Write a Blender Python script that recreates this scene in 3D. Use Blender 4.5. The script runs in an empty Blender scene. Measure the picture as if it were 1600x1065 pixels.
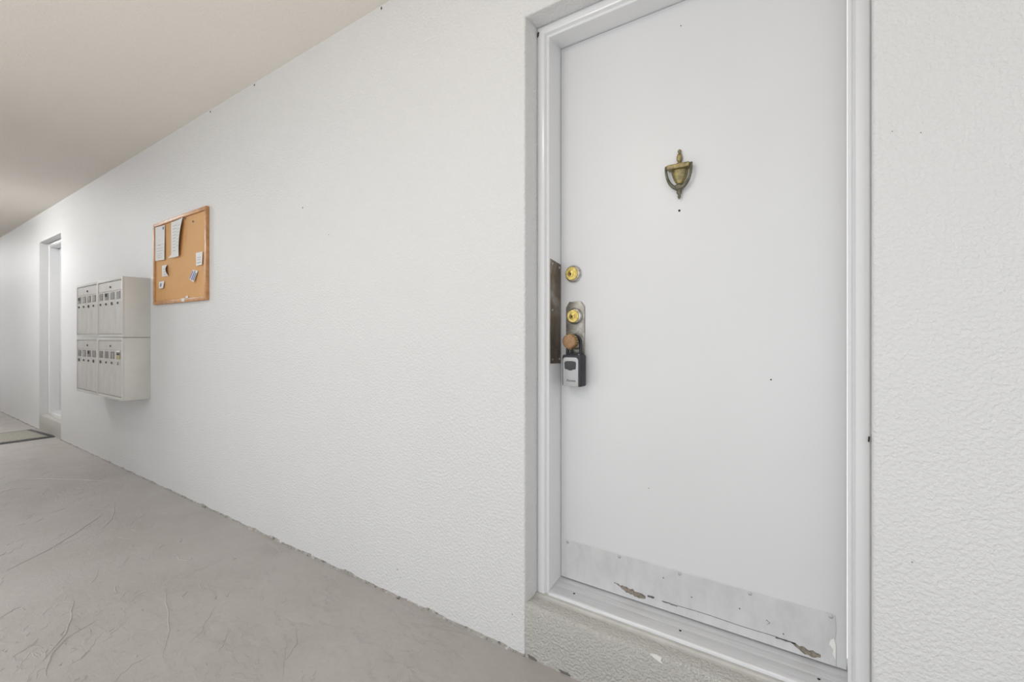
import bpy, bmesh, math, random
from mathutils import Vector, Matrix, noise
random.seed(7)
S = bpy.context.scene
COL = S.collection

# ------------------------------------------------------------------ camera
cam_d = bpy.data.cameras.new('camera')
cam = bpy.data.objects.new('camera', cam_d); COL.objects.link(cam)
cam_d.sensor_width = 36.0
cam_d.lens = 36.0 * 745 / 1600
cam_d.shift_y = -7.5 / 1600
cam_d.clip_start = 0.02; cam_d.clip_end = 200
cam.location = (0, -1.40, 1.1295)
cam.rotation_euler = (math.pi / 2, 0, math.radians(35.305))
S.camera = cam

# ------------------------------------------------------------------ world, exposure
W = bpy.data.worlds.new('overcast_sky'); S.world = W; W.use_nodes = True
bg = W.node_tree.nodes['Background']
bg.inputs['Color'].default_value = (0.94, 0.97, 1.0, 1)
bg.inputs['Strength'].default_value = 1.40
sun_d = bpy.data.lights.new('sun', 'SUN'); sun_d.energy = 2.7; sun_d.angle = math.radians(6); sun_d.color = (0.98, 0.99, 1.0)
sun = bpy.data.objects.new('sun', sun_d); COL.objects.link(sun); sun.location = (0, -12, 20)
sun.rotation_euler = (math.radians(14), 0, 0)      # high sun from the open side, falls on the ground outside
S.view_settings.view_transform = 'Standard'
S.view_settings.look = 'None'
S.view_settings.gamma = 1.0
S.view_settings.use_curve_mapping = False
S.view_settings.exposure = 0.0
LAMP_STRENGTH = 108.0
WARM_STRENGTH = 28.0

# ------------------------------------------------------------------ materials
MATS = {}
def nt(name):
    m = bpy.data.materials.new(name); m.use_nodes = True
    t = m.node_tree; b = t.nodes['Principled BSDF']
    MATS[name] = m
    return m, t, b
def node(t, typ, **kw):
    n = t.nodes.new(typ)
    for k, v in kw.items():
        if k in n.inputs: n.inputs[k].default_value = v
        else: setattr(n, k, v)
    return n
def coords(t, scale=(1, 1, 1), rot=(0, 0, 0)):
    c = t.nodes.new('ShaderNodeTexCoord'); mp = t.nodes.new('ShaderNodeMapping')
    mp.inputs['Scale'].default_value = scale; mp.inputs['Rotation'].default_value = rot
    t.links.new(c.outputs['Object'], mp.inputs['Vector'])
    return mp.outputs['Vector']
def noise_n(t, vec, scale, detail=3.0, rough=0.5, dist=0.0):
    n = node(t, 'ShaderNodeTexNoise')
    n.inputs['Scale'].default_value = scale; n.inputs['Detail'].default_value = detail
    n.inputs['Roughness'].default_value = rough; n.inputs['Distortion'].default_value = dist
    t.links.new(vec, n.inputs['Vector'])
    return n.outputs['Fac']
def ramp(t, fac, stops):
    r = t.nodes.new('ShaderNodeValToRGB')
    e = r.color_ramp.elements
    while len(e) < len(stops): e.new(0.5)
    for i, (p, c) in enumerate(stops):
        e[i].position = p
        e[i].color = (c[0], c[1], c[2], 1) if not isinstance(c, (int, float)) else (c, c, c, 1)
    t.links.new(fac, r.inputs['Fac'])
    return r.outputs['Color']
def math_n(t, op, a, b):
    n = t.nodes.new('ShaderNodeMath'); n.operation = op
    for i, v in enumerate((a, b)):
        if isinstance(v, (int, float)): n.inputs[i].default_value = v
        else: t.links.new(v, n.inputs[i])
    return n.outputs[0]
def bump(t, b, height, strength, dist):
    n = t.nodes.new('ShaderNodeBump')
    n.inputs['Strength'].default_value = strength; n.inputs['Distance'].default_value = dist
    t.links.new(height, n.inputs['Height']); t.links.new(n.outputs['Normal'], b.inputs['Normal'])
    return n
def mix(t, fac, c1, c2):
    n = t.nodes.new('ShaderNodeMix'); n.data_type = 'RGBA'
    if isinstance(fac, (int, float)): n.inputs[0].default_value = fac
    else: t.links.new(fac, n.inputs[0])
    for i, c in ((6, c1), (7, c2)):
        if isinstance(c, tuple): n.inputs[i].default_value = (c[0], c[1], c[2], 1)
        else: t.links.new(c, n.inputs[i])
    return n.outputs[2]

def simple(name, col, rough=0.5, metal=0.0, var=0.08, vscale=20, bstr=0.0, bscale=200, bdist=0.001, spec=0.5):
    """plain finish with faint tonal variation and optional fine relief"""
    m, t, b = nt(name)
    v = coords(t)
    f = noise_n(t, v, vscale, 4, 0.6)
    lo = tuple(max(0, c * (1 - var)) for c in col); hi = tuple(min(1, c * (1 + var)) for c in col)
    t.links.new(ramp(t, f, [(0.3, lo), (0.7, hi)]), b.inputs['Base Color'])
    b.inputs['Roughness'].default_value = rough; b.inputs['Metallic'].default_value = metal
    b.inputs['Specular IOR Level'].default_value = spec
    if bstr: bump(t, b, noise_n(t, v, bscale, 3), bstr, bdist)
    return m

def stucco(name, col, rough, scale, strength, dist, var=0.03, stretch=(1, 1, 1)):
    m, t, b = nt(name)
    v = coords(t, stretch)
    big = noise_n(t, coords(t), 0.8, 3)
    lo = tuple(c * (1 - var) for c in col)
    t.links.new(ramp(t, big, [(0.35, lo), (0.65, col)]), b.inputs['Base Color'])
    b.inputs['Roughness'].default_value = rough
    a = noise_n(t, v, scale, 2, 0.5, 0.15)
    blob = ramp(t, a, [(0.38, 0.0), (0.62, 1.0)])
    c = noise_n(t, v, scale * 3.2, 2, 0.5)
    h = math_n(t, 'ADD', blob, math_n(t, 'MULTIPLY', c, 0.35))
    bump(t, b, h, strength, dist)
    return m

M_wall = stucco('wall_paint_stucco', (0.74, 0.737, 0.73), 0.40, 105, 0.42, 0.004)
M_ceil = stucco('ceiling_paint', (0.88, 0.825, 0.755), 0.7, 80, 0.22, 0.003)
M_edge_chip = simple('worn_nosing_paint', (0.66, 0.645, 0.61), 0.7, var=0.1, vscale=80)
M_step = stucco('step_paint_grey', (0.54, 0.525, 0.485), 0.55, 130, 0.7, 0.005)
M_steptop = simple('step_top_paint', (0.52, 0.505, 0.47), 0.5, var=0.10, vscale=14, bstr=0.15, bscale=60)

def floor_mat():
    m, t, b = nt('floor_painted_concrete')
    v = coords(t)
    big = noise_n(t, v, 1.6, 5, 0.6)
    c1 = ramp(t, big, [(0.30, (0.39, 0.360, 0.335)), (0.55, (0.435, 0.405, 0.38)), (0.75, (0.455, 0.43, 0.41))])
    # dirt worn in flecks
    mo = noise_n(t, v, 38, 5, 0.7)
    c1 = mix(t, ramp(t, mo, [(0.40, 0.16), (0.60, 0.0)]), c1, (0.30, 0.275, 0.25))
    fl = noise_n(t, v, 55, 3, 0.6)
    fleck = ramp(t, fl, [(0.70, 0.0), (0.73, 1.0)])
    c2 = mix(t, math_n(t, 'MULTIPLY', fleck, 0.5), c1, (0.17, 0.155, 0.14))
    st = noise_n(t, coords(t, (1.0, 2.2, 1)), 3.2, 6, 0.7, 1.2)
    stain = ramp(t, st, [(0.60, 0.0), (0.78, 1.0)])
    c3 = mix(t, math_n(t, 'MULTIPLY', stain, 0.35), c2, (0.27, 0.235, 0.19))
    t.links.new(c3, b.inputs['Base Color'])
    rr = noise_n(t, v, 6, 5, 0.6)
    t.links.new(ramp(t, rr, [(0.3, 0.34), (0.7, 0.50)]), b.inputs['Roughness'])
    # trowel relief: long lazy ridges plus grain
    w = noise_n(t, coords(t, (0.9, 2.2, 1), (0, 0, 0.5)), 7, 9, 0.68, 0.3)
    patch = ramp(t, noise_n(t, v, 1.9, 3), [(0.42, 0.0), (0.62, 1.0)])
    ridge = math_n(t, 'MULTIPLY', ramp(t, w, [(0.47, 0.0), (0.50, 1.0), (0.60, 0.6)]), patch)
    g = noise_n(t, v, 48, 5, 0.65)
    h = math_n(t, 'ADD', math_n(t, 'MULTIPLY', ridge, 0.7), math_n(t, 'MULTIPLY', g, 0.4))
    bump(t, b, h, 0.5, 0.005)
    return m
M_floor = floor_mat()

M_door = simple('door_white_paint', (0.73, 0.732, 0.737), 0.38, var=0.012, vscale=3, bstr=0.04, bscale=30)
M_frame = simple('frame_gloss_white_paint', (0.78, 0.782, 0.79), 0.20, var=0.01, vscale=4, bstr=0.06, bscale=25)
M_dark = simple('dark_hole', (0.02, 0.018, 0.016), 0.8)
M_speck = simple('dark_speck', (0.16, 0.15, 0.14), 0.8)
M_white_chip = simple('chipped_white_paint', (0.8, 0.79, 0.76), 0.6)

def alu():
    m, t, b = nt('threshold_aluminium')
    v = coords(t, (2, 60, 60))
    f = noise_n(t, v, 4, 5, 0.7)
    t.links.new(ramp(t, f, [(0.3, (0.58, 0.58, 0.585)), (0.7, (0.72, 0.72, 0.73))]), b.inputs['Base Color'])
    b.inputs['Metallic'].default_value = 0.4
    b.inputs['Roughness'].default_value = 0.45
    bump(t, b, f, 0.1, 0.001)
    return m
M_alu = alu()

def kick():
    m, t, b = nt('kick_plate_worn_metal')
    v = coords(t)
    f = noise_n(t, coords(t, (6, 1, 3)), 3, 6, 0.65, 0.4)
    base = ramp(t, f, [(0.3, (0.57, 0.57, 0.575)), (0.55, (0.64, 0.64, 0.645)), (0.75, (0.68, 0.68, 0.69))])
    s = noise_n(t, coords(t, (1, 1, 2)), 40, 4, 0.7)
    sc = ramp(t, s, [(0.70, 0.0), (0.74, 1.0)])
    t.links.new(mix(t, math_n(t, 'MULTIPLY', sc, 0.45), base, (0.33, 0.32, 0.31)), b.inputs['Base Color'])
    b.inputs['Metallic'].default_value = 0.15
    b.inputs['Roughness'].default_value = 0.38
    bump(t, b, f, 0.12, 0.003)
    return m
M_kick = kick()
M_worn = simple('bare_worn_backing', (0.22, 0.19, 0.155), 0.8, var=0.45, vscale=90)
M_crease = simple('crease_dark', (0.13, 0.12, 0.11), 0.8, var=0.3, vscale=60)  # dark tone for the kick plate's creases, scratches and small patches

def patina(name, c_hi, c_lo, rough=0.35, metal=0.9, scale=60, lo=0.42, hi=0.6):
    m, t, b = nt(name)
    f = noise_n(t, coords(t), scale, 5, 0.65, 0.5)
    t.links.new(ramp(t, f, [(lo, c_lo), (hi, c_hi)]), b.inputs['Base Color'])
    b.inputs['Metallic'].default_value = metal; b.inputs['Roughness'].default_value = rough
    return m
M_brass = patina('lock_brass', (0.74, 0.59, 0.20), (0.50, 0.37, 0.11), 0.28)
M_brass_dull = patina('knob_dull_brass', (0.36, 0.225, 0.12), (0.29, 0.165, 0.085), 0.45, 0.6)
M_knock = patina('knocker_aged_brass', (0.40, 0.32, 0.13), (0.22, 0.19, 0.11), 0.45, 0.75)
M_knock_dk = patina('knocker_tarnish', (0.20, 0.19, 0.13), (0.10, 0.095, 0.07), 0.5, 0.6)
M_steel = patina('lock_plate_steel', (0.40, 0.385, 0.345), (0.28, 0.265, 0.23), 0.42, 0.8, 40)
M_chrome = patina('worn_chrome_ring', (0.62, 0.61, 0.58), (0.42, 0.40, 0.34), 0.3, 0.85, 70)
def guard():
    m, t, b = nt('latch_guard_tarnish')
    f = noise_n(t, coords(t, (1, 1, 0.5)), 14, 5, 0.6, 0.6)
    t.links.new(ramp(t, f, [(0.32, (0.10, 0.078, 0.06)), (0.5, (0.20, 0.165, 0.13)), (0.68, (0.34, 0.32, 0.29))]), b.inputs['Base Color'])
    b.inputs['Metallic'].default_value = 0.6; b.inputs['Roughness'].default_value = 0.42
    return m
M_guard = guard()
M_black = simple('lockbox_black', (0.022, 0.022, 0.03), 0.42, var=0.1)
M_rubber = simple('lockbox_shutter_rubber', (0.05, 0.05, 0.05), 0.55)
M_silver = simple('lockbox_silver', (0.46, 0.46, 0.465), 0.35, 0.35, var=0.03)
M_ink = simple('printed_ink', (0.06, 0.06, 0.07), 0.7)
M_mail = simple('mailbox_putty_paint', (0.62, 0.605, 0.57), 0.42, 0.1, var=0.05, vscale=6)
M_maildoor = simple('mailbox_door_paint', (0.58, 0.555, 0.525), 0.4, 0.15, var=0.06, vscale=9)
M_slot = patina('name_window_aged', (0.27, 0.25, 0.23), (0.12, 0.11, 0.10), 0.4, 0.2, 70, 0.40, 0.62)
M_slot_p = simple('faded_name_card', (0.40, 0.38, 0.355), 0.6, var=0.3, vscale=90)
M_slot_y = simple('yellowed_name_card', (0.48, 0.38, 0.22), 0.6)
M_wood = simple('board_oak_frame', (0.52, 0.26, 0.10), 0.38, var=0.22, vscale=28)
def cork():
    m, t, b = nt('cork_panel')
    v = coords(t)
    f = noise_n(t, v, 220, 3, 0.7)
    g = noise_n(t, v, 2.2, 3)
    c = ramp(t, f, [(0.3, (0.60, 0.31, 0.115)), (0.6, (0.74, 0.42, 0.18))])
    t.links.new(mix(t, ramp(t, g, [(0.45, 0.0), (0.6, 0.35)]), c, (0.74, 0.46, 0.23)), b.inputs['Base Color'])
    b.inputs['Roughness'].default_value = 0.75
    bump(t, b, f, 0.2, 0.001)
    return m
M_cork = cork()
M_paper = simple('paper_white', (0.80, 0.79, 0.77), 0.7, var=0.03)
M_print = simple('faded_print', (0.45, 0.45, 0.50), 0.7)
M_blue = simple('print_blue', (0.13, 0.16, 0.34), 0.55, var=0.2, vscale=80)
M_mat = simple('doormat_pile', (0.36, 0.345, 0.30), 0.95, var=0.22, vscale=55, bstr=0.7, bscale=300, bdist=0.004)
M_matedge = simple('doormat_rubber', (0.075, 0.075, 0.08), 0.6)
M_ground = simple('ground_concrete', (0.55, 0.545, 0.535), 0.9, var=0.12, vscale=2)
def glow(name, c1, c2, strength):
    m, t, b = nt(name)
    f = noise_n(t, coords(t), 3, 1)
    t.links.new(ramp(t, f, [(0.3, c1), (0.7, c2)]), b.inputs['Emission Color'])
    b.inputs['Emission Strength'].default_value = strength
    return m
M_glow = glow('lamp_diffuser', (0.96, 0.98, 1.0), (1, 1, 1), LAMP_STRENGTH)
M_glow2 = glow('warm_lamp_diffuser', (1.0, 0.88, 0.76), (1.0, 0.90, 0.78), WARM_STRENGTH)
def edge_mat():
    m, t, b = nt('ragged_paint_joint')
    f = noise_n(t, coords(t, (1, 1, 1.5)), 38, 5, 0.7)
    t.links.new(ramp(t, f, [(0.36, (0.08, 0.07, 0.06)), (0.43, (0.30, 0.28, 0.255)), (0.60, (0.40, 0.38, 0.355)), (0.66, (0.72, 0.71, 0.68))]), b.inputs['Base Color'])
    b.inputs['Roughness'].default_value = 0.7
    bump(t, b, f, 0.5, 0.006)
    return m
M_edge = edge_mat()

# ------------------------------------------------------------------ mesh helpers
class MB:
    """collects verts / faces in world coordinates, becomes ONE mesh object"""
    def __init__(s): s.v = []; s.f = []
    def add(s, vs, fs):
        o = len(s.v); s.v += [tuple(p) for p in vs]; s.f += [tuple(i + o for i in f) for f in fs]; return s
    def box(s, x0, x1, y0, y1, z0, z1):
        vs = [(x, y, z) for x in (x0, x1) for y in (y0, y1) for z in (z0, z1)]
        return s.add(vs, [(0, 1, 3, 2), (4, 6, 7, 5), (0, 4, 5, 1), (2, 3, 7, 6), (0, 2, 6, 4), (1, 5, 7, 3)])
    def prism_xz(s, pts, y0, y1):
        """outline in the X-Z plane, extruded along Y"""
        n = len(pts)
        vs = [(x, y0, z) for x, z in pts] + [(x, y1, z) for x, z in pts]
        fs = [tuple(range(n)), tuple(range(2 * n - 1, n - 1, -1))]
        fs += [(i, i + n, (i + 1) % n + n, (i + 1) % n) for i in range(n)]
        return s.add(vs, fs)
    def prism_yz(s, pts, x0, x1):
        n = len(pts)
        vs = [(x0, y, z) for y, z in pts] + [(x1, y, z) for y, z in pts]
        fs = [tuple(range(n)), tuple(range(2 * n - 1, n - 1, -1))]
        fs += [(i, i + n, (i + 1) % n + n, (i + 1) % n) for i in range(n)]
        return s.add(vs, fs)
    def lathe_y(s, cx, cz, prof, n=32, sx=1.0, sz=1.0):
        """profile of (radius, y), spun about the Y axis through (cx, cz); ends capped"""
        vs = []; fs = []
        for r, y in prof:
            for k in range(n):
                a = 2 * math.pi * k / n
                vs.append((cx + sx * r * math.cos(a), y, cz + sz * r * math.sin(a)))
        for i in range(len(prof) - 1):
            for k in range(n):
                k2 = (k + 1) % n
                fs.append((i * n + k, i * n + k2, (i + 1) * n + k2, (i + 1) * n + k))
        fs.append(tuple(range(n))); L = (len(prof) - 1) * n
        fs.append(tuple(range(L + n - 1, L - 1, -1)))
        return s.add(vs, fs)
    def lathe_z(s, cx, cy, prof, n=24, sy=1.0):
        vs = []; fs = []
        for r, z in prof:
            for k in range(n):
                a = 2 * math.pi * k / n
                vs.append((cx + r * math.cos(a), cy + sy * r * math.sin(a), z))
        for i in range(len(prof) - 1):
            for k in range(n):
                k2 = (k + 1) % n
                fs.append((i * n + k, i * n + k2, (i + 1) * n + k2, (i + 1) * n + k))
        fs.append(tuple(range(n))); L = (len(prof) - 1) * n
        fs.append(tuple(range(L + n - 1, L - 1, -1)))
        return s.add(vs, fs)
    def tube(s, path, r, n=10):
        rr = r if isinstance(r, (list, tuple)) else [r] * len(path)
        P = [Vector(p) for p in path]; vs = []; fs = []
        up = None
        for i, p in enumerate(P):
            d = (P[min(i + 1, len(P) - 1)] - P[max(i - 1, 0)]).normalized()
            if up is None: up = d.orthogonal().normalized()
            up = (up - d * up.dot(d)).normalized(); sd = d.cross(up)
            for k in range(n):
                a = 2 * math.pi * k / n
                vs.append(p + rr[i] * (math.cos(a) * up + math.sin(a) * sd))
        for i in range(len(P) - 1):
            for k in range(n):
                k2 = (k + 1) % n
                fs.append((i * n + k, i * n + k2, (i + 1) * n + k2, (i + 1) * n + k))
        fs.append(tuple(range(n))); L = (len(P) - 1) * n
        fs.append(tuple(range(L + n - 1, L - 1, -1)))
        return s.add(vs, fs)
    def build(s, name, mat, parent=None, bevel=0.0, segs=2, smooth=False, origin=None, angle=35):
        org = Vector(origin) if origin is not None else (root_loc(parent) if parent else Vector((0, 0, 0)))
        me = bpy.data.meshes.new(name)
        me.from_pydata([tuple(Vector(p) - org) for p in s.v], [], s.f)
        bm = bmesh.new(); bm.from_mesh(me)
        bmesh.ops.recalc_face_normals(bm, faces=bm.faces[:])
        if bevel:
            es = [e for e in bm.edges if len(e.link_faces) == 2 and e.calc_face_angle(0) > 0.6]
            bmesh.ops.bevel(bm, geom=es, offset=bevel, segments=segs, profile=0.5, affect='EDGES', clamp_overlap=True)
        bm.to_mesh(me); bm.free()
        if smooth or bevel:
            me.set_sharp_from_angle(angle=math.radians(angle)) if hasattr(me, 'set_sharp_from_angle') else None
            for p in me.polygons: p.use_smooth = True
        me.materials.append(mat)
        o = bpy.data.objects.new(name, me); COL.objects.link(o)
        if parent: o.parent = parent
        elif origin is not None: o.location = org
        return o
ROOT = {}
def root_loc(o):
    while o.parent: o = o.parent
    return Vector(ROOT.get(o.name, o.location))
def tag(o, label, cat=None, group=None, kind=None):
    o['label'] = label
    if cat: o['category'] = cat
    if group: o['group'] = group
    if kind: o['kind'] = kind
    return o
def empty(name, loc, label, cat, group=None, kind=None):
    o = bpy.data.objects.new(name, None); COL.objects.link(o); o.location = loc
    o.empty_display_size = 0.05
    ROOT[o.name] = tuple(loc)
    return tag(o, label, cat, group, kind)
def copy_tree(o, parent=None):
    c = o.copy(); COL.objects.link(c)
    if parent: c.parent = parent
    for ch in list(o.children): copy_tree(ch, c)
    return c
def rrect(x0, x1, z0, z1, r, n=5):
    pts = []
    for cx, cz, a0 in ((x1 - r, z1 - r, 0), (x0 + r, z1 - r, 90), (x0 + r, z0 + r, 180), (x1 - r, z0 + r, 270)):
        for k in range(n + 1):
            a = math.radians(a0 + 90 * k / n); pts.append((cx + r * math.cos(a), cz + r * math.sin(a)))
    return pts

# ------------------------------------------------------------------ the setting
XA, XB = -0.936, 0.044          # near recess
FA, FB = -8.00, -7.02           # far recess
ZT = 2.258; ZC = 2.605
WL, WR = -15.0, 6.0

def build_wall():
    out = [(WL, 0), (FA, 0), (FA, ZT), (FB, ZT), (FB, 0), (XA, 0), (XA, ZT), (XB, ZT), (XB, 0), (WR, 0), (WR, ZC), (WL, ZC)]
    m = MB().prism_xz(out, 0.0, 0.32)
    o = m.build('wall_front', M_wall)
    bm = bmesh.new(); bm.from_mesh(o.data)
    es = []
    for e in bm.edges:
        a, b = e.verts
        if abs(a.co.y) < 1e-6 and abs(b.co.y) < 1e-6:
            for x0, x1 in ((FA, FB), (XA, XB)):
                if all(x0 - 1e-4 <= q.co.x <= x1 + 1e-4 and q.co.z <= ZT + 1e-4 for q in (a, b)) and (a.co - b.co).length > 0.1:
                    if not (abs(a.co.z) < 1e-4 and abs(b.co.z) < 1e-4): es.append(e)
    bmesh.ops.bevel(bm, geom=es, offset=0.008, segments=4, profile=0.5, affect='EDGES')
    bmesh.ops.triangulate(bm, faces=[f for f in bm.faces if len(f.verts) > 4])
    bm.to_mesh(o.data); bm.free()
    o.data.set_sharp_from_angle(angle=math.radians(30))
    for p in o.data.polygons: p.use_smooth = True
    return tag(o, 'long white stuccoed corridor wall with two recessed doorways', 'wall', kind='structure')
wall = build_wall()
fl = tag(MB().box(WL, WR, -1.92, 0.32, -0.12, 0.0).build('floor', M_floor), 'grey painted concrete floor with trowel marks', 'floor', kind='structure')
ce = tag(MB().box(WL, WR, -1.92, 0.32, ZC, ZC + 0.2).build('ceiling', M_ceil), 'beige painted corridor ceiling with fine texture', 'ceiling', kind='structure')
gd = tag(MB().box(-60, 60, -60, -1.92, -0.32, -0.15).build('ground', M_ground), 'bare concrete ground outside the open corridor', 'ground', kind='structure')

wb = tag(MB().box(WL, -4.3, -1.92, -1.80, 0.0, ZC).build('wall_light_block_back', M_wall), 'unseen white wall across from the mailboxes, added to limit daylight', 'wall', kind='structure')  # unseen outer wall, added to keep daylight off the mailbox stretch
wr = tag(MB().box(2.2, 2.35, -1.92, -0.0, 0.0, ZC).build('wall_light_block_right', M_wall), 'unseen white end wall, added to block light at the near end', 'wall', kind='structure')  # unseen blocker, added to dim the wall right of the door

# ragged paint joint where the wall meets the floor
def joint(x0, x1, step):
    m = MB(); n = int((x1 - x0) / step); vs = []; fs = []
    for i in range(n + 1):
        x = x0 + (x1 - x0) * i / n
        h = 0.006 + 0.012 * max(0, noise.noise((x * 9, 0, 3)) + 0.35 * noise.noise((x * 47, 2, 0)) + 0.25)
        w = 0.004 + 0.012 * max(0, noise.noise((x * 11, 5, 1)) + 0.4 * noise.noise((x * 50, 1, 7)) + 0.3)
        vs += [(x, 0.001, h), (x, -0.003, h * 0.75), (x, -w * 0.55, 0.003 + 0.2 * h), (x, -w, -0.001)]
        if i:
            for k in range(3):
                a = (i - 1) * 4 + k; fs.append((a, a + 1, a + 5, a + 4))
    o = m.add(vs, fs).build('paint_joint', M_edge, wall, smooth=True, angle=60)
    o['label'] = 'ragged flaking paint line at the floor'
    return o
joint(-12.0, FA, 0.02); joint(FB, XA, 0.008); joint(XB, 0.8, 0.008)

# small holes, chips and specks in the wall and ceiling edge
def speck(x, z, r, parent, mat, y=-0.0004, name='nail_hole', sz=1.0):
    n = 7; a0 = random.random()
    pts = [(x + r * random.uniform(.7, 1.1) * math.cos(a0 + k * 6.283 / n), z + sz * r * random.uniform(.7, 1.1) * math.sin(a0 + k * 6.283 / n)) for k in range(n)]
    MB().prism_xz(pts, y - 0.0012, y + 0.003).build(name, mat, parent)
for x, z, r, sz in ((-1.705, 2.592, .006, 1.4), (-2.83, 2.592, .007, 1), (-3.40, 2.592, .008, .8), (-2.33, 1.80, .003, 1.6), (-2.10, 1.63, .002, 1),
                    (0.115, 0.62, .0022, .4), (0.08, 1.60, .0011, 1), (0.13, 1.585, .0011, 1), (-1.60, 0.12, .003, 1), (-1.58, 0.09, .002, 1), (-0.99, 0.13, .002, 1)):
    speck(x, z, r, wall, M_speck, sz=sz)

# hand-trowelled ridges and scratches in the floor
def ridge(m, pts, w, h):
    P = [Vector((x, y, 0)) for x, y in pts]; vs = []; fs = []
    for i, p in enumerate(P):
        d = (P[min(i + 1, len(P) - 1)] - P[max(i - 1, 0)]).normalized(); s = Vector((-d.y, d.x, 0))
        t = math.sin(math.pi * i / (len(P) - 1)) ** 0.5 if 0 < i < len(P) - 1 else 0.02
        for q, z in ((-1, -0.001), (-0.25, h * t), (0.35, h * t * 0.8), (1, -0.001)):
            c = p + s * (q * w * t); vs.append((c.x, c.y, z))
        if i:
            for k in range(3):
                a = (i - 1) * 4 + k; fs.append((a, a + 1, a + 5, a + 4))
    m.add(vs, fs)
rm = MB()
def curve_pts(a, b, sag, n=14, wob=0.01, seed=0):
    A, B = Vector(a), Vector(b); d = B - A; s = Vector((-d.y, d.x)).normalized(); o = []
    for i in range(n):
        t = i / (n - 1); p = A + d * t + s * (sag * 4 * t * (1 - t) + wob * noise.noise((t * 5, seed, 0)))
        o.append((p.x, p.y))
    return o
ridge(rm, curve_pts((-2.75, -0.82), (-2.30, -0.98), 0.03), 0.005, 0.004)
ridge(rm, curve_pts((-2.55, -0.55), (-1.95, -0.75), 0.02), 0.004, 0.003)
ridge(rm, curve_pts((-4.55, -0.12), (-5.6, -0.75), -0.05), 0.006, 0.004)
ridge(rm, curve_pts((-4.1, -0.32), (-3.55, -0.52), 0.03), 0.006, 0.004)
ridge(rm, curve_pts((-3.9, -0.42), (-3.3, -0.95), 0.04), 0.005, 0.004)
ridge(rm, curve_pts((-2.45, -0.80), (-2.15, -1.00), -0.06), 0.006, 0.005)
for k in range(150):
    x = random.uniform(-6.2, -1.2); y = random.uniform(-1.6, -0.08)
    a = random.gauss(-0.55, 0.5); l = random.uniform(0.04, 0.40) * random.uniform(0.4, 1)
    ridge(rm, curve_pts((x, y), (x + l * math.cos(a), y + l * math.sin(a)), random.uniform(-.12, .12) * l, wob=0.02, seed=k), random.uniform(.0015, .0035), random.uniform(.0008, .0022))
for k in range(130):
    x = random.gauss(-2.45, 0.30) if k < 60 else random.uniform(-5.5, -2.2); y = random.gauss(-0.98, 0.10) if k < 60 else random.uniform(-1.2, -0.3)
    a = random.uniform(-1.4, 0.6); l = random.uniform(0.02, 0.10) * (1 if k < 60 else 1.8)
    ridge(rm, curve_pts((x, y), (x + l * math.cos(a), y + l * math.sin(a)), random.uniform(-.3, .3) * l, n=8, wob=0.012, seed=200 + k), random.uniform(.0025, .006), random.uniform(.0012, .003))
ro = rm.build('trowel_mark', M_floor, fl, smooth=True, angle=80); ro['kind'] = 'stuff'

# ------------------------------------------------------------------ door sets
def make_step(x0, x1, label, fine=True):
    t = empty('door_step', ((x0 + x1) / 2, 0, 0), label, 'step')
    t['kind'] = 'structure'
    # front block with a softly worn nosing
    n = 60; vs = []; fs = []
    prof = [(0.30, 0.0), (0.002, 0.0), (0.002, 0.09), (0.002, 0.172), (0.006, 0.1815), (0.014, 0.1855), (0.05, 0.188), (0.30, 0.190)]
    for i in range(n + 1):
        x = x0 + (x1 - x0) * i / n
        for j, (y, z) in enumerate(prof):
            dz = 0.004 * noise.noise((x * 7, y * 3, 1)) + 0.002 * noise.noise((x * 30, y * 3, 1)) if 3 <= j <= 5 else 0
            vs.append((x, y + (0.5 * dz if 3 <= j <= 5 else 0), z + dz))
        if i:
            for k in range(len(prof)):
                a = (i - 1) * len(prof); k2 = (k + 1) % len(prof)
                fs.append((a + k, a + k2, a + k2 + len(prof), a + k + len(prof)))
    L = n * len(prof)
    fs += [tuple(range(len(prof))), tuple(range(L + len(prof) - 1, L - 1, -1))]
    b = MB().add(vs, fs).build('block', M_step, t, smooth=True, angle=50)
    MB().prism_yz([(0.020, 0.184), (0.066, 0.1890), (0.070, 0.1955), (0.2, 0.199), (0.2, 0.15), (0.020, 0.15)], x0 + 0.001, x1 - 0.001).build('tread', M_steptop, t, bevel=0.002)
    return t
st1 = make_step(XA, XB, 'grey painted concrete step under the door with the knocker')
st2 = make_step(FA, FB, 'grey concrete step at the far doorway behind the doormat')
def chip(pts, y0, y1, name, mat, par): return MB().prism_xz(pts, y0, y1).build(name, mat, par)
chip([(-0.487, .180), (-0.470, .184), (-0.452, .181), (-0.455, .173), (-0.449, .166), (-0.468, .171)], 0.0, 0.006, 'paint_chip', M_white_chip, st1)
chip([(-0.925, .012), (-0.90, .010), (-0.885, .004), (-0.89, -.002), (-0.92, .002)], 0.0, 0.004, 'dark_gap', M_speck, st1)  # dark patches along the foot of the step
chip([(-0.80, .008), (-0.765, .010), (-0.755, .003), (-0.79, .001)], 0.0, 0.004, 'dark_gap', M_speck, st1)

for k in range(46):
    x = random.uniform(-0.86, 0.03) if k < 10 else random.uniform(-0.40, 0.035); r = random.uniform(.0012, .004); z = 0.1825 + random.uniform(-.006, .002)
    pts = [(x + r * random.uniform(.6, 1.6) * math.cos(a), z + r * .6 * random.uniform(.6, 1.3) * math.sin(a)) for a in (0.2, 1.3, 2.4, 3.5, 4.6, 5.6)]
    MB().prism_xz(pts, 0.002, 0.012).build('nosing_chip', M_edge_chip, st1)

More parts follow.
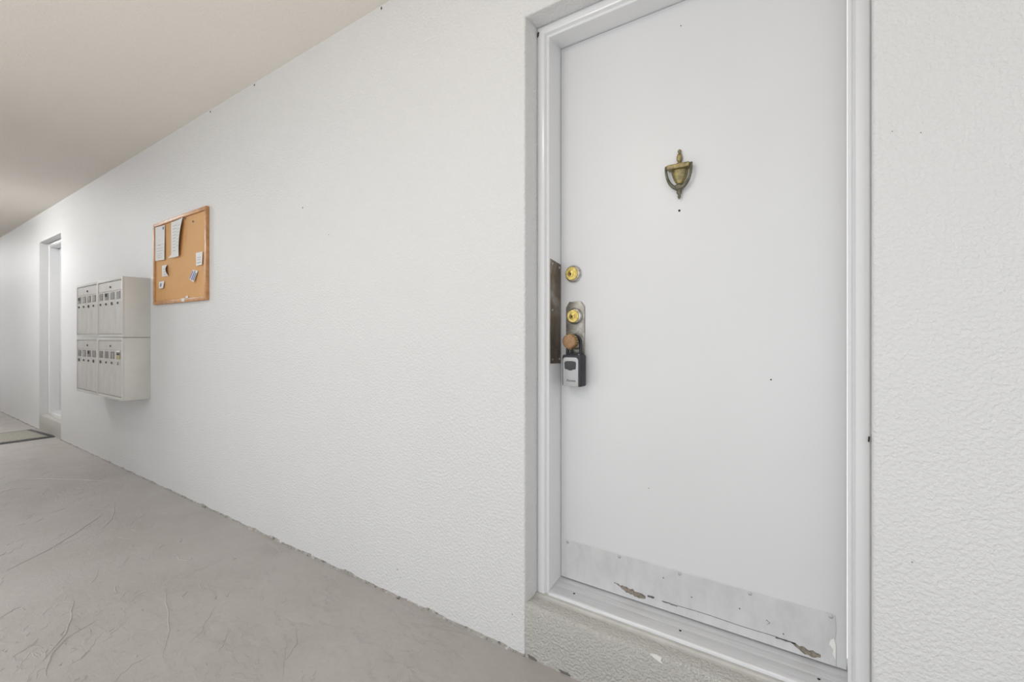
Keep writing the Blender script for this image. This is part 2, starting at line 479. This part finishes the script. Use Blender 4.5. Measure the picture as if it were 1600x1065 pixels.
def make_frame(name, x0, x1, label):
    t = empty(name, ((x0 + x1) / 2, 0.1, 0.19), label, 'door frame', kind='structure')
    prof = [(0.0, 0.26), (0.0, 0.086), (0.004, 0.080), (0.010, 0.078), (0.024, 0.078), (0.031, 0.080), (0.0345, 0.086), (0.036, 0.089), (0.0385, 0.089), (0.040, 0.085), (0.0445, 0.084), (0.0475, 0.086), (0.0485, 0.090), (0.0485, 0.26)]
    zb = 0.188; n = len(prof)
    def strip(a, b, nm):
        vs = a + b
        fs = [(i, i + 1, i + 1 + n, i + n) for i in range(n - 1)] + [tuple(range(n)), tuple(range(2 * n - 1, n - 1, -1)), (n - 1, 0, n, 2 * n - 1)]
        return MB().add(vs, fs).build(nm, M_frame, t, smooth=True, angle=28)
    strip([(x0 + p, y, zb) for p, y in prof], [(x0 + p, y, ZT - p) for p, y in prof], 'side_jamb')
    strip([(x1 - p, y, zb) for p, y in prof], [(x1 - p, y, ZT - p) for p, y in prof], 'side_jamb')
    strip([(x0 + p, y, ZT - p) for p, y in prof], [(x1 - p, y, ZT - p) for p, y in prof], 'head_jamb')
    return t
fr1 = make_frame('trim_1', XA, XB, 'glossy white frame around the door with the knocker')
fr2 = make_frame('trim_2', FA, FB, 'white frame set in the far doorway by the doormat')
JX = XA + 0.0485                # inner face of the latch-side jamb
# tarnished latch guard on the jamb face
lg = MB().prism_yz([(0.092, 1.030), (0.166, 1.028), (0.167, 1.396), (0.164, 1.399), (0.094, 1.411), (0.092, 1.409)], JX - 0.001, JX + 0.0025).build('latch_guard', M_guard, fr1, bevel=0.0006, segs=1)
lg['label'] = 'tarnished brown metal latch guard'
for y, z in ((0.105, 1.395), (0.155, 1.385), (0.105, 1.225), (0.105, 1.045), (0.155, 1.045)):
    m = MB(); vs = []; n = 10
    for r, x in ((0.0045, JX + 0.002), (0.004, JX + 0.0042), (0.0015, JX + 0.0048)):
        vs += [(x, y + r * math.cos(6.283 * k / n), z + r * math.sin(6.283 * k / n)) for k in range(n)]
    fs = [(i * n + k, i * n + (k + 1) % n, (i + 1) * n + (k + 1) % n, (i + 1) * n + k) for i in range(2) for k in range(n)] + [tuple(range(n)), tuple(range(2 * n, 3 * n))]
    m.add(vs, fs).build('screw', M_chrome, lg, smooth=True)
MB().prism_xz([(-0.932, 2.222), (-0.927, 2.226), (-0.925, 2.238), (-0.929, 2.240), (-0.932, 2.234)], 0.076, 0.082).build('paint_gap', M_dark, fr1)
MB().prism_xz([(0.037, .868), (0.040, .867), (0.041, .880), (0.038, .881)], 0.076, 0.082).build('paint_gap', M_dark, fr1)

def make_threshold(x0, x1, label, screws):
    t = empty('threshold', ((x0 + x1) / 2, 0.1, 0.19), label, 'threshold', kind='structure')
    prof = [(0.200, 0.19), (0.081, 0.19), (0.079, 0.194), (0.080, 0.200), (0.082, 0.2040), (0.086, 0.2072), (0.092, 0.2095), (0.120, 0.2165), (0.1212, 0.2163), (0.1224, 0.2171), (0.146, 0.2228), (0.1472, 0.2226), (0.1484, 0.2234), (0.166, 0.226), (0.200, 0.226)]
    s = MB().prism_yz(prof, x0, x1).build('saddle', M_alu, t, smooth=True, angle=30)
    for x, y in screws:
        z = 0.208 + (y - 0.088) * 0.25
        MB().lathe_z(x, y, [(0.0040, z - 0.002), (0.0040, z + 0.0008), (0.002, z + 0.0012)], 10).build('screw', M_dark, t, smooth=True)
    return t
th1 = make_threshold(JX + 0.0004, XB - 0.0489, 'scuffed ribbed aluminium threshold under the kick plate', ((-0.80, 0.113), (-0.43, 0.113), (-0.067, 0.113)))
th2 = make_threshold(FA + 0.0489, FB - 0.0489, 'aluminium threshold in the far doorway', ())
DX0, DX1 = JX + 0.002, XB - 0.0505
DZ0, DZ1 = 0.229, ZT - 0.0505
DY = 0.170

def make_door(name, x0, x1, label):
    t = empty(name, ((x0 + x1) / 2, DY + 0.02, DZ0), label, 'door', kind='structure')
    MB().box(x0, x1, DY, DY + 0.044, DZ0, DZ1).build('door_leaf', M_door, t, bevel=0.0015)
    return t
d1 = make_door('door_1', DX0, DX1, 'white flush door with brass knocker, locks and kick plate')
d2 = make_door('door_2', FA + 0.0505, FB - 0.0505, 'plain white door deep in the far doorway')

# kick plate
kp_pts = [(-0.868, 0.2305), (-0.030, 0.2305), (-0.030, 0.262), (-0.033, 0.300), (-0.030, 0.330), (-0.032, 0.3665), (-0.037, 0.371), (-0.25, 0.3705), (-0.45, 0.3712), (-0.866, 0.372)]
kp = MB().prism_xz(kp_pts, DY - 0.0026, DY + 0.001).build('kick_plate', M_kick, d1, bevel=0.0006, segs=1)
kp['label'] = 'dented grey metal kick plate with peeling lower edge'
for x in (-0.856, -0.653, -0.448, -0.242, -0.042):
    MB().lathe_y(x, 0.3635, [(0.0055, DY - 0.002), (0.0052, DY - 0.0042), (0.003, DY - 0.0056), (0.001, DY - 0.006)], 14).build('screw', M_silver, kp, smooth=True)
def kpatch(pts, name, mat, d=0.0012): MB().prism_xz(pts, DY - 0.0026 - d, DY - 0.0020).build(name, mat, kp)
def ragged(xs, zt, zb, amp, seed):
    top = [(x, zt(x) + amp * noise.noise((x * 90, seed, 0))) for x in xs]
    bot = [(x, zb(x) + amp * noise.noise((x * 90, seed, 9))) for x in reversed(xs)]
    return top + bot
lin = lambda a, b, n: [a + (b - a) * i / (n - 1) for i in range(n)]
kpatch(ragged(lin(-0.672, -0.560, 16), lambda x: 0.2705 - (x + 0.672) * 0.11, lambda x: 0.2700 - 0.026 * math.sin(min(1, (x + 0.672) / 0.10) * 1.9) , 0.006, 1), 'worn_patch', M_worn)
kpatch(ragged(lin(-0.553, -0.530, 6), lambda x: 0.263, lambda x: 0.257, 0.004, 2), 'worn_patch', M_crease)
kpatch(ragged(lin(-0.505, -0.455, 10), lambda x: 0.2595 - (x + 0.505) * 0.02, lambda x: 0.2565 - (x + 0.505) * 0.02, 0.002, 3), 'worn_patch', M_crease)
kpatch(ragged(lin(-0.455, -0.17, 30), lambda x: 0.2605 + 0.001 * math.sin(x * 30), lambda x: 0.2593 + 0.001 * math.sin(x * 30), 0.0007, 4), 'crease', M_crease, 0.0008)
kpatch(ragged(lin(-0.175, -0.125, 14), lambda x: 0.2605, lambda x: 0.2570, 0.0015, 5), 'crease', M_crease)
kpatch(ragged(lin(-0.135, -0.065, 16), lambda x: 0.2595 - (x + 0.135) * 0.13, lambda x: 0.2575 - 0.021 * math.sin(min(1, (x + 0.135) / 0.07) * 2.4), 0.005, 6), 'worn_patch', M_worn)
kpatch([(-0.200, .300), (-0.190, .296), (-0.1975, .287), (-0.1885, .2955), (-0.199, .3015)], 'scratch', M_crease, 0.0006)
kpatch([(-0.043, .300), (-0.035, .306), (-0.031, .29), (-0.031, .250), (-0.038, .262), (-0.036, .275), (-0.046, .287)], 'paint_smear', M_white_chip, 0.0006)
for x, z in ((-0.41, .300), (-0.27, .31), (-0.155, .275), (-0.50, .335)):
    kpatch([(x - .002, z - .002), (x + .002, z - .001), (x + .001, z + .002), (x - .002, z + .002)], 'scratch', M_crease, 0.0006)

# door knocker: urn finial, crossbar, tapering body, hanging ring and drop
kx, kz = -0.447, 1.650
kn = MB()
kn.lathe_z(kx, DY - 0.006, [(0.002, kz + .080), (0.0055, kz + .077), (0.0055, kz + .071), (0.003, kz + .068), (0.0065, kz + .065), (0.0085, kz + .058), (0.0095, kz + .050), (0.008, kz + .044), (0.005, kz + .041), (0.0085, kz + .036), (0.012, kz + .030), (0.013, kz + .024)], 18, sy=0.7)
k0 = kn.build('door_knocker', M_knock, d1, smooth=True, angle=50)
k0['label'] = 'aged brass urn-shaped door knocker'
body = []
for z, w in ((.022, .026), (.014, .027), (.004, .026), (-.006, .0235), (-.016, .0195), (-.024, .0145), (-.030, .009)):
    body.append((w, z))
n = 12; vs = []; fs = []
for w, z in body:
    for k in range(n + 1):
        a = math.pi * k / n; vs.append((kx - w * math.cos(a), DY + 0.001 - 0.019 * math.sin(a) * (0.55 + 0.45 * w / .026), kz + z))
for i in range(len(body) - 1):
    for k in range(n): fs.append((i * (n + 1) + k, i * (n + 1) + k + 1, (i + 1) * (n + 1) + k + 1, (i + 1) * (n + 1) + k))
fs += [tuple(range(n + 1)), tuple(range((len(body) - 1) * (n + 1), len(body) * (n + 1)))]
fs += [((i) * (n + 1), (i + 1) * (n + 1), (i + 1) * (n + 1) + n, i * (n + 1) + n) for i in range(len(body) - 1)]
MB().add(vs, fs).build('urn_body', M_knock, k0, smooth=True, angle=50)
MB().box(kx - 0.036, kx + 0.036, DY - 0.028, DY + 0.0005, kz + 0.014, kz + 0.030).build('crossbar', M_knock, k0, bevel=0.004, segs=3)
ring = []
for k in range(33):
    a = math.pi * k / 32
    ring.append((kx - 0.0395 * math.cos(a), DY - 0.018 + 0.004 * math.sin(a), kz + 0.020 - 0.066 * math.sin(a) ** 0.95))
ring = [(ring[0][0], DY - 0.016, kz + 0.028)] + ring + [(ring[-1][0], DY - 0.016, kz + 0.028)]
MB().tube(ring, [0.0042 + 0.0025 * math.sin(math.pi * i / (len(ring) - 1)) ** 4 for i in range(len(ring))], 10).build('striker_ring', M_knock_dk, k0, smooth=True, angle=60)
MB().lathe_z(kx, DY - 0.010, [(0.006, kz - .030), (0.014, kz - .036), (0.017, kz - .042), (0.013, kz - .049), (0.007, kz - .054), (0.0085, kz - .058), (0.0075, kz - .063), (0.0035, kz - .067), (0.0052, kz - .072), (0.004, kz - .077), (0.001, kz - .080)], 18, sy=0.7).build('drop_finial', M_knock_dk, k0, smooth=True, angle=60)

def speck_d(x, z, r): 
    MB().lathe_y(x, z, [(r, DY + 0.001), (r, DY - 0.0008), (r * .5, DY - 0.001)], 10).build('screw_hole', M_dark, d1)
speck_d(-0.449, 1.535, 0.0038); speck_d(-0.187, 1.003, 0.0022); speck_d(-0.444, 2.13, 0.0018); speck_d(-0.55, 0.62, 0.0014)

# dead bolt
def lock_cylinder(par, x, z, r, name, ringmat, base):
    o = MB().lathe_y(x, z, [(r, DY + 0.001), (r, base - 0.006), (r * .96, base - 0.010), (r * .80, base - 0.014)], 36).build(name, ringmat, par, smooth=True, angle=40)
    MB().lathe_y(x - 0.001, z, [(r * .80, base - 0.010), (r * .80, base - 0.0155), (r * .74, base - 0.0175), (r * .30, base - 0.018)], 32).build('cylinder_face', M_brass, o, smooth=True, angle=40)
    MB().lathe_y(x - 0.003, z - 0.001, [(r * .36, base - 0.016), (r * .36, base - 0.0195), (r * .30, base - 0.0205)], 20).build('key_plug', M_brass, o, smooth=True, angle=40)
    MB().prism_xz([(x - .0055, z - .0065), (x - .001, z - .0065), (x - .0005, z + .003), (x - .006, z + .003)], base - 0.0212, base - 0.019).build('keyway', M_dark, o)
    return o
db = lock_cylinder(d1, -0.832, 1.359, 0.0315, 'deadbolt', M_chrome, DY)
db['label'] = 'round brass deadbolt cylinder'
# long lock plate with clipped corners
lp = MB().prism_xz([(-0.8625, 1.058), (-0.8625, 1.236), (-0.8485, 1.2565), (-0.800, 1.2565), (-0.786, 1.238), (-0.786, 1.058), (-0.796, 1.045), (-0.853, 1.045)], DY - 0.005, DY + 0.001).build('lock_plate', M_steel, d1, bevel=0.0015)
lp['label'] = 'grey steel lock plate with clipped corners'
cy = lock_cylinder(lp, -0.8235, 1.203, 0.0300, 'lock_cylinder', M_chrome, DY - 0.005)
# knob
kb = MB().lathe_y(-0.8185, 1.1105, [(0.0300, DY - 0.004), (0.0300, DY - 0.008), (0.026, DY - 0.012), (0.013, DY - 0.014), (0.0125, DY - 0.020), (0.016, DY - 0.025), (0.0215, DY - 0.032), (0.0225, DY - 0.036)], 36).build('door_knob', M_steel, d1, smooth=True, angle=40)
kb['label'] = 'round worn brass door knob'
MB().lathe_y(-0.8185, 1.1105, [(0.0215, DY - 0.032), (0.0245, DY - 0.036), (0.0262, DY - 0.060), (0.0258, DY - 0.062), (0.0245, DY - 0.0640), (0.020, DY - 0.0648), (0.006, DY - 0.0652)], 40).build('knob_face', M_brass_dull, kb, smooth=True, angle=50)
for k in range(18):
    a = 6.283 * k / 18
    x, z = -0.8185 + 0.0262 * math.cos(a), 1.1105 + 0.0262 * math.sin(a)
    MB().lathe_y(x, z, [(0.0018, DY - 0.044), (0.0018, DY - 0.057)], 6).build('grip_rib', M_brass, kb)

# ------------------------------------------------------------------ key lockbox hanging from the knob
lx0, lx1, lz0, lz1 = -0.8545, -0.7795, 0.9485, 1.0625
ly0, ly1 = 0.118, 0.1645
lb = empty('key_lockbox', ((lx0 + lx1) / 2, ly1, lz0), 'black and silver key lockbox hanging from the door knob', 'lockbox')
MB().prism_xz(rrect(lx0, lx1, lz0, lz1, 0.006), ly0 + 0.006, ly1).build('box_body', M_black, lb, bevel=0.003)
fx0, fx1, fz0, fz1 = lx0 + 0.005, lx1 - 0.008, lz0 + 0.001, lz1 - 0.009
panel = [(fx0 + .001, fz0), (fx1, fz0)] + [(fx1 - .012 + .012 * math.cos(a), fz1 - .012 + .012 * math.sin(a)) for a in lin(0, math.pi / 2, 6)] + [(fx0 + .012 - .012 * math.sin(a), fz1 - .012 + .012 * math.cos(a)) for a in lin(0, math.pi / 2, 6)]
fp = MB().prism_xz(panel, ly0, ly0 + 0.007).build('face_panel', M_silver, lb, bevel=0.0015)
MB().prism_xz(rrect(lx0 + .001, lx1 - .001, lz0 + .001, lz1 - .001, 0.006), ly0 + 0.004, ly0 + 0.008).build('door_lid', M_black, lb, bevel=0.0015)
cxm = (fx0 + fx1) / 2
sh = [(cxm - .0225, 1.0345), (cxm - .019, 1.0385), (cxm - .009, 1.0400), (cxm + .009, 1.0400), (cxm + .019, 1.0385), (cxm + .0225, 1.0345), (cxm + .0215, 1.0135), (cxm + .019, 1.0110), (cxm + .009, 1.0100), (cxm + .006, 1.0070), (cxm - .006, 1.0070), (cxm - .009, 1.0100), (cxm - .019, 1.0110), (cxm - .0215, 1.0135)]
MB().prism_xz(sh, ly0 - 0.0035, ly0 + 0.002).build('dial_cover', M_rubber, fp, bevel=0.0012)
# shackle round the knob neck
sx0, sx1 = -0.8445, -0.7905; sy = 0.1445
arc = [(sx1, sy, 1.055), (sx1, sy, 1.085), (sx1, sy, 1.105)] + [((sx0 + sx1) / 2 + (sx1 - sx0) / 2 * math.cos(a), sy, 1.110 + 0.022 * math.sin(a)) for a in lin(0, math.pi, 13)] + [(sx0, sy, 1.105), (sx0, sy, 1.085), (sx0, sy, 1.055)]
MB().tube(arc, 0.0056, 12).build('shackle', M_black, lb, smooth=True, angle=60)
# hasp posts and weather lip at the top of the box
MB().box(-0.847, -0.787, 0.136, 0.158, 1.058, 1.068).build('shackle_collar', M_black, lb, bevel=0.002)
MB().lathe_z(-0.7905, 0.1300, [(0.0022, 1.060), (0.0022, 1.0645), (0.001, 1.0655)], 10).build('rivet', M_silver, lb, smooth=True)
# printed maker's mark on the face
tc = bpy.data.curves.new('maker_mark', 'FONT'); tc.body = 'Puroma'; tc.size = 0.0115; tc.align_x = 'CENTER'; tc.shear = 0.25; tc.extrude = 0.0002
tmp = bpy.data.objects.new('maker_mark_outline', tc); COL.objects.link(tmp)
tme = bpy.data.meshes.new_from_object(tmp.evaluated_get(bpy.context.evaluated_depsgraph_get()))
bpy.data.objects.remove(tmp); bpy.data.curves.remove(tc)
tme.materials.clear(); tme.materials.append(M_ink)
to = bpy.data.objects.new('maker_mark', tme); COL.objects.link(to)
to.parent = fp
org = root_loc(lb)
to.location = Vector((cxm + 0.002, ly0 - 0.0004, 0.9665)) - org
to.rotation_euler = (math.pi / 2, 0, 0)

# ------------------------------------------------------------------ mailbox banks
BX0, BX1, BZ0, BZM, BZ1 = -5.622, -4.430, 0.643, 1.120, 1.580
BD = 0.176
UW = (BX1 - BX0) / 2
def mailbox(x0, z0, z1, label, state):
    x1 = x0 + UW; g = 0.0015
    t = empty('mailbox_bank', ((x0 + x1) / 2, 0, z0), label, 'mailbox', 'wall mailbox banks')
    e = 0.022
    # shell: back box plus a raised rim round the front
    shell = MB()
    X0, X1, Z0, Z1 = x0 + g, x1 - g, z0 + g, z1 - g
    shell.box(X0, X1, -BD + 0.012, 0.0, Z0, Z1)
    shell.build('cabinet', M_mail, t, bevel=0.002)
    MB().box(X0, X0 + e * .8, -BD, -BD + 0.013, Z0, Z1).build('rim_rail', M_mail, t, bevel=0.0015)
    MB().box(X1 - e, X1, -BD, -BD + 0.013, Z0, Z1).build('rim_rail', M_mail, t, bevel=0.0015)
    MB().box(X0 + e * .8, X1 - e, -BD, -BD + 0.013, Z1 - e, Z1).build('rim_rail', M_mail, t, bevel=0.0015)
    MB().box(X0 + e * .8, X1 - e, -BD, -BD + 0.013, Z0, Z0 + e).build('rim_rail', M_mail, t, bevel=0.0015)
    ix0, ix1, iz0, iz1 = X0 + e * .8 + .002, X1 - e - .002, Z0 + e + 0.004, Z1 - e - 0.004
    # master panel strip over the doors with its lock
    zs = iz1 - 0.070
    mp = MB().box(ix0, ix1, -BD + 0.003, -BD + 0.013, zs, iz1).build('master_panel', M_maildoor, t, bevel=0.001, segs=1)
    MB().lathe_y((ix0 + ix1) / 2 + 0.02, zs + 0.030, [(0.0085, -BD + 0.004), (0.0085, -BD - 0.001), (0.006, -BD - 0.003)], 14).build('master_lock', M_speck, mp, smooth=True)
    dw = (ix1 - ix0) / 4
    for k in range(4):
        a, b = ix0 + k * dw + .0012, ix0 + (k + 1) * dw - .0012
        d = MB().box(a, b, -BD + 0.002, -BD + 0.013, iz0, zs - 0.002).build('mailbox_door', M_maildoor, t, bevel=0.0012, segs=1)
        c = (a + b) / 2; w = 0.041; zc = zs - 0.012
        # name window: frame, card
        MB().box(c - w, c + w, -BD - 0.0005, -BD + 0.004, zc - 0.056, zc).build('name_window', M_slot, d, bevel=0.001, segs=1)
        s = state[k]
        if s == 'o':
            MB().box(c - w * .75, c + w * .3, -BD - 0.0015, -BD + 0.001, zc - 0.030, zc - 0.006).build('window_gap', M_dark, d)
        elif s == 'y':
            MB().box(c - w * .92, c + w * .92, -BD - 0.0018, -BD + 0.001, zc - 0.054, zc - 0.018).build('name_card', M_slot_y, d)
            MB().box(c - w * .95, c + w * .95, -BD - 0.0018, -BD + 0.001, zc - 0.002, zc + 0.012).build('name_card', M_paper, d)
            MB().box(c - w * .7, c + w * .7, -BD - 0.0022, -BD + 0.001, zc - 0.024, zc - 0.014).build('window_gap', M_dark, d)
        elif s == 'p':
            MB().box(c - w * .85, c + w * .80, -BD - 0.0015, -BD + 0.001, zc - 0.050, zc - 0.008).build('name_card', M_slot_p, d)
        elif s == 'c':
            MB().prism_xz([(c - w * .2, zc - .010), (c + w * .8, zc - .014), (c + w * .7, zc - .050), (c + w * .1, zc - .046)], -BD - 0.0015, -BD + 0.001).build('name_card', M_slot_p, d)
        lz = zs - 0.100
        r = 0.009 if (k + (z0 > 1)) % 3 else 0.013
        MB().lathe_y(c - 0.012, lz, [(r, -BD + 0.003), (r, -BD - 0.003), (r * .75, -BD - 0.005)], 14).build('door_lock', M_speck if s != 'y' else M_chrome, d, smooth=True)
    return t
mailbox(BX0, BZM, BZ1, 'putty grey mailbox bank, top row, farther from the cork board', 'opcp')
mailbox(BX0 + UW, BZM, BZ1, 'putty grey mailbox bank, top row, nearest the cork board', 'xoxx')
mailbox(BX0, BZ0, BZM, 'putty grey mailbox bank, bottom row, farther from the cork board', 'xpoc')
mailbox(BX0 + UW, BZ0, BZM, 'putty grey mailbox bank, bottom row, with one yellowed name card', 'xxcy')

# ------------------------------------------------------------------ cork board
cb = empty('cork_board', (-3.865, 0, 1.366), 'orange cork notice board in oak frame beside the mailboxes', 'notice board')
ox0, ox1, oz0, oz1 = -4.316, -3.414, 1.366, 1.978; rw = 0.024
MB().box(ox0 + .01, ox1 - .01, -0.010, 0.0, oz0 + .01, oz1 - .01).build('cork_panel', M_cork, cb)
def rail(pts): MB().prism_xz(pts, -0.021, 0.0).build('frame_rail', M_wood, cb, bevel=0.002)
rail([(ox0, oz0), (ox0 + rw, oz0 + rw), (ox0 + rw, oz1 - rw), (ox0, oz1)])
rail([(ox1, oz0), (ox1, oz1), (ox1 - rw, oz1 - rw), (ox1 - rw, oz0 + rw)])
rail([(ox0, oz1), (ox0 + rw, oz1 - rw), (ox1 - rw, oz1 - rw), (ox1, oz1)])
rail([(ox0, oz0), (ox1, oz0), (ox1 - rw, oz0 + rw), (ox0 + rw, oz0 + rw)])

def paper(name, corners, label, bend, nx=8, nz=12, lines=(), mat=None, group='papers pinned to the cork board', y0=-0.0125, stripes=()):
    """corners TL TR BR BL in X-Z; bend(u, v) lifts the sheet off the cork"""
    TL, TR, BR, BL = [Vector(c) for c in corners]
    def P(u, v):
        a = TL.lerp(TR, u); b = BL.lerp(BR, u); p = a.lerp(b, v); return p
    t = None; vs = []; fs = []
    for side in (0, 1):
        for j in range(nz + 1):
            for i in range(nx + 1):
                u, v = i / nx, j / nz; p = P(u, v); vs.append((p.x, y0 - bend(u, v) + side * 0.0006, p.y))
    N = (nx + 1) * (nz + 1)
    for j in range(nz):
        for i in range(nx):
            a = j * (nx + 1) + i
            fs.append((a, a + 1, a + nx + 2, a + nx + 1)); fs.append((N + a, N + a + nx + 1, N + a + nx + 2, N + a + 1))
    for i in range(nx):
        fs.append((i, N + i, N + i + 1, i + 1)); b = nz * (nx + 1) + i; fs.append((b, b + 1, N + b + 1, N + b))
    for j in range(nz):
        a = j * (nx + 1); fs.append((a, a + nx + 1, N + a + nx + 1, N + a)); b = a + nx; fs.append((b, N + b, N + b + nx + 1, b + nx + 1))
    ctr = P(0.5, 1.0)
    t = MB().add(vs, fs).build(name, mat or M_paper, origin=(ctr.x, y0, ctr.y), smooth=True)
    tag(t, label, 'paper', group)
    ROOT[t.name] = (ctr.x, y0, ctr.y)
    def marks(lst, nm, mm):
        m = MB()
        for u0, u1, v0, v1 in lst:
            k = 5; vv = []
            for q in range(k + 1):
                u = u0 + (u1 - u0) * q / k
                for v in (v0, v1):
                    p = P(u, v); vv.append((p.x, y0 - bend(u, v) - 0.0007, p.y))
            m.add(vv, [(2 * q, 2 * q + 1, 2 * q + 3, 2 * q + 2) for q in range(k)])
        m.build(nm, mm, t)
    if lines: marks(lines, 'printed_text', M_print)
    if stripes: marks(stripes, 'printed_stripe', M_blue)
    return t
paper('notice_sheet', ((-4.290, 1.952), (-4.106, 1.946), (-4.098, 1.690), (-4.290, 1.698)), 'white printed notice sheet in the upper corner nearest the mailboxes',
      lambda u, v: 0.003 + 0.006 * u * v, lines=[(.42, .52, .40, .412), (.15, .85, .54, .548), (.35, .58, .545, .565), (.15, .8, .64, .65), (.15, .85, .72, .73), (.2, .75, .80, .81), (.2, .6, .86, .87), (.3, .8, .915, .925)],
      stripes=[(.78, .93, .04, .12)])
paper('curled_sheet', ((-3.995, 1.950), (-3.765, 1.950), (-3.832, 1.690), (-3.992, 1.690)), 'long curling handwritten sheet hanging at the top of the cork board',
      lambda u, v: 0.002 + 0.045 * u * u * (0.2 + v * 0.8) * (1.25 - v) + 0.02 * max(0, v - .9) * 10 * (1 - u) * (1 - u), nx=12, nz=18,
      lines=[(.16, .50, .12 + .085 * k, .135 + .085 * k) for k in range(9)] + [(.58, .86, .16 + .09 * k, .17 + .09 * k) for k in range(7)])
paper('note_slip', ((-3.582, 1.688), (-3.478, 1.688), (-3.474, 1.600), (-3.578, 1.600)), 'small white slip near the oak rail away from the mailboxes',
      lambda u, v: 0.002 + 0.006 * v * u, lines=[(.2, .8, .38, .42), (.25, .7, .55, .59), (.2, .8, .76, .82)])
paper('brochure_card', ((-3.625, 1.578), (-3.548, 1.566), (-3.590, 1.492), (-3.662, 1.520)), 'tilted blue and white striped card pinned low on the cork board',
      lambda u, v: 0.003 + 0.010 * v, stripes=[(.05, .25, .12, .95), (.40, .62, .05, .95), (.72, .92, .2, .9)])
paper('note_slip', ((-4.163, 1.652), (-4.062, 1.652), (-4.040, 1.566), (-4.160, 1.572)), 'curled white slip below the printed notice sheet',
      lambda u, v: 0.002 + 0.016 * math.sin(math.pi * v) * u, lines=[(.35, .8, .35, .40), (.3, .8, .6, .64), (.3, .75, .8, .84)])
paper('note_slip', ((-4.219, 1.536), (-4.118, 1.536), (-4.120, 1.484), (-4.222, 1.484)), 'smallest white slip low in the cork board corner by the mailboxes',
      lambda u, v: 0.002 + 0.008 * u * v, stripes=[(.25, .45, .25, .75), (.52, .60, .3, .7)])
paper('tape_label', ((-3.796, 1.392), (-3.748, 1.392), (-3.748, 1.371), (-3.796, 1.371)), 'tiny white label stuck on the bottom rail of the cork board', lambda u, v: 0.0, 2, 2, y0=-0.0216)
paper('tape_label', ((-3.744, 1.405), (-3.702, 1.408), (-3.702, 1.394), (-3.744, 1.392)), 'tiny torn label just above the bottom rail of the cork board', lambda u, v: 0.001, 2, 2, y0=-0.0145)
for x, z, lab in ((-3.752, 1.944, 'dark thumbtack at the corner of the long curling sheet'), (-3.625, 1.905, 'dark thumbtack alone on bare cork right of the curling sheet')):
    o = MB().lathe_y(x, z, [(0.002, -0.009), (0.002, -0.014), (0.007, -0.015), (0.006, -0.018), (0.003, -0.019)], 12).build('thumbtack', M_speck, origin=(x, -0.01, z), smooth=True)
    tag(o, lab, 'thumbtack', 'tacks in the cork board')

# ------------------------------------------------------------------ doormat by the far door
dm = empty('doormat', (-7.66, -0.27, 0), 'beige doormat with dark rubber border before the far door', 'doormat')
mx0, mx1, my0, my1 = -8.05, -7.24, -0.56, -0.02
MB().box(mx0, mx1, my0, my1, 0.0, 0.008).build('rubber_border', M_matedge, dm, bevel=0.003)
MB().box(mx0 + .06, mx1 - .06, my0 + .06, my1 - .06, 0.004, 0.014).build('pile', M_mat, dm, bevel=0.003)
dm.rotation_euler = (0, 0, math.radians(5))

# ------------------------------------------------------------------ ceiling lamps beyond the frame
def ceiling_lamp(x, y, mat, label):
    t = empty('ceiling_lamp', (x, y, ZC), label, 'lamp')
    MB().lathe_z(x, y, [(0.17, ZC), (0.17, ZC - 0.02), (0.155, ZC - 0.03)], 32).build('lamp_base', M_frame, t, smooth=True)
    MB().lathe_z(x, y, [(0.15, ZC - 0.028), (0.148, ZC - 0.06), (0.13, ZC - 0.095), (0.09, ZC - 0.12), (0.03, ZC - 0.13)], 32).build('lamp_dome', mat, t, smooth=True)
ceiling_lamp(-7.3, -1.25, M_glow, 'round white ceiling lamp across from the far door')
ceiling_lamp(-12.4, -1.25, M_glow, 'unseen round white ceiling lamp, added to spread light at the far end')  # added second far lamp, evens out the light along the far wall
ceiling_lamp(-1.3, -1.62, M_glow2, 'round warm ceiling lamp over the near end of the corridor')
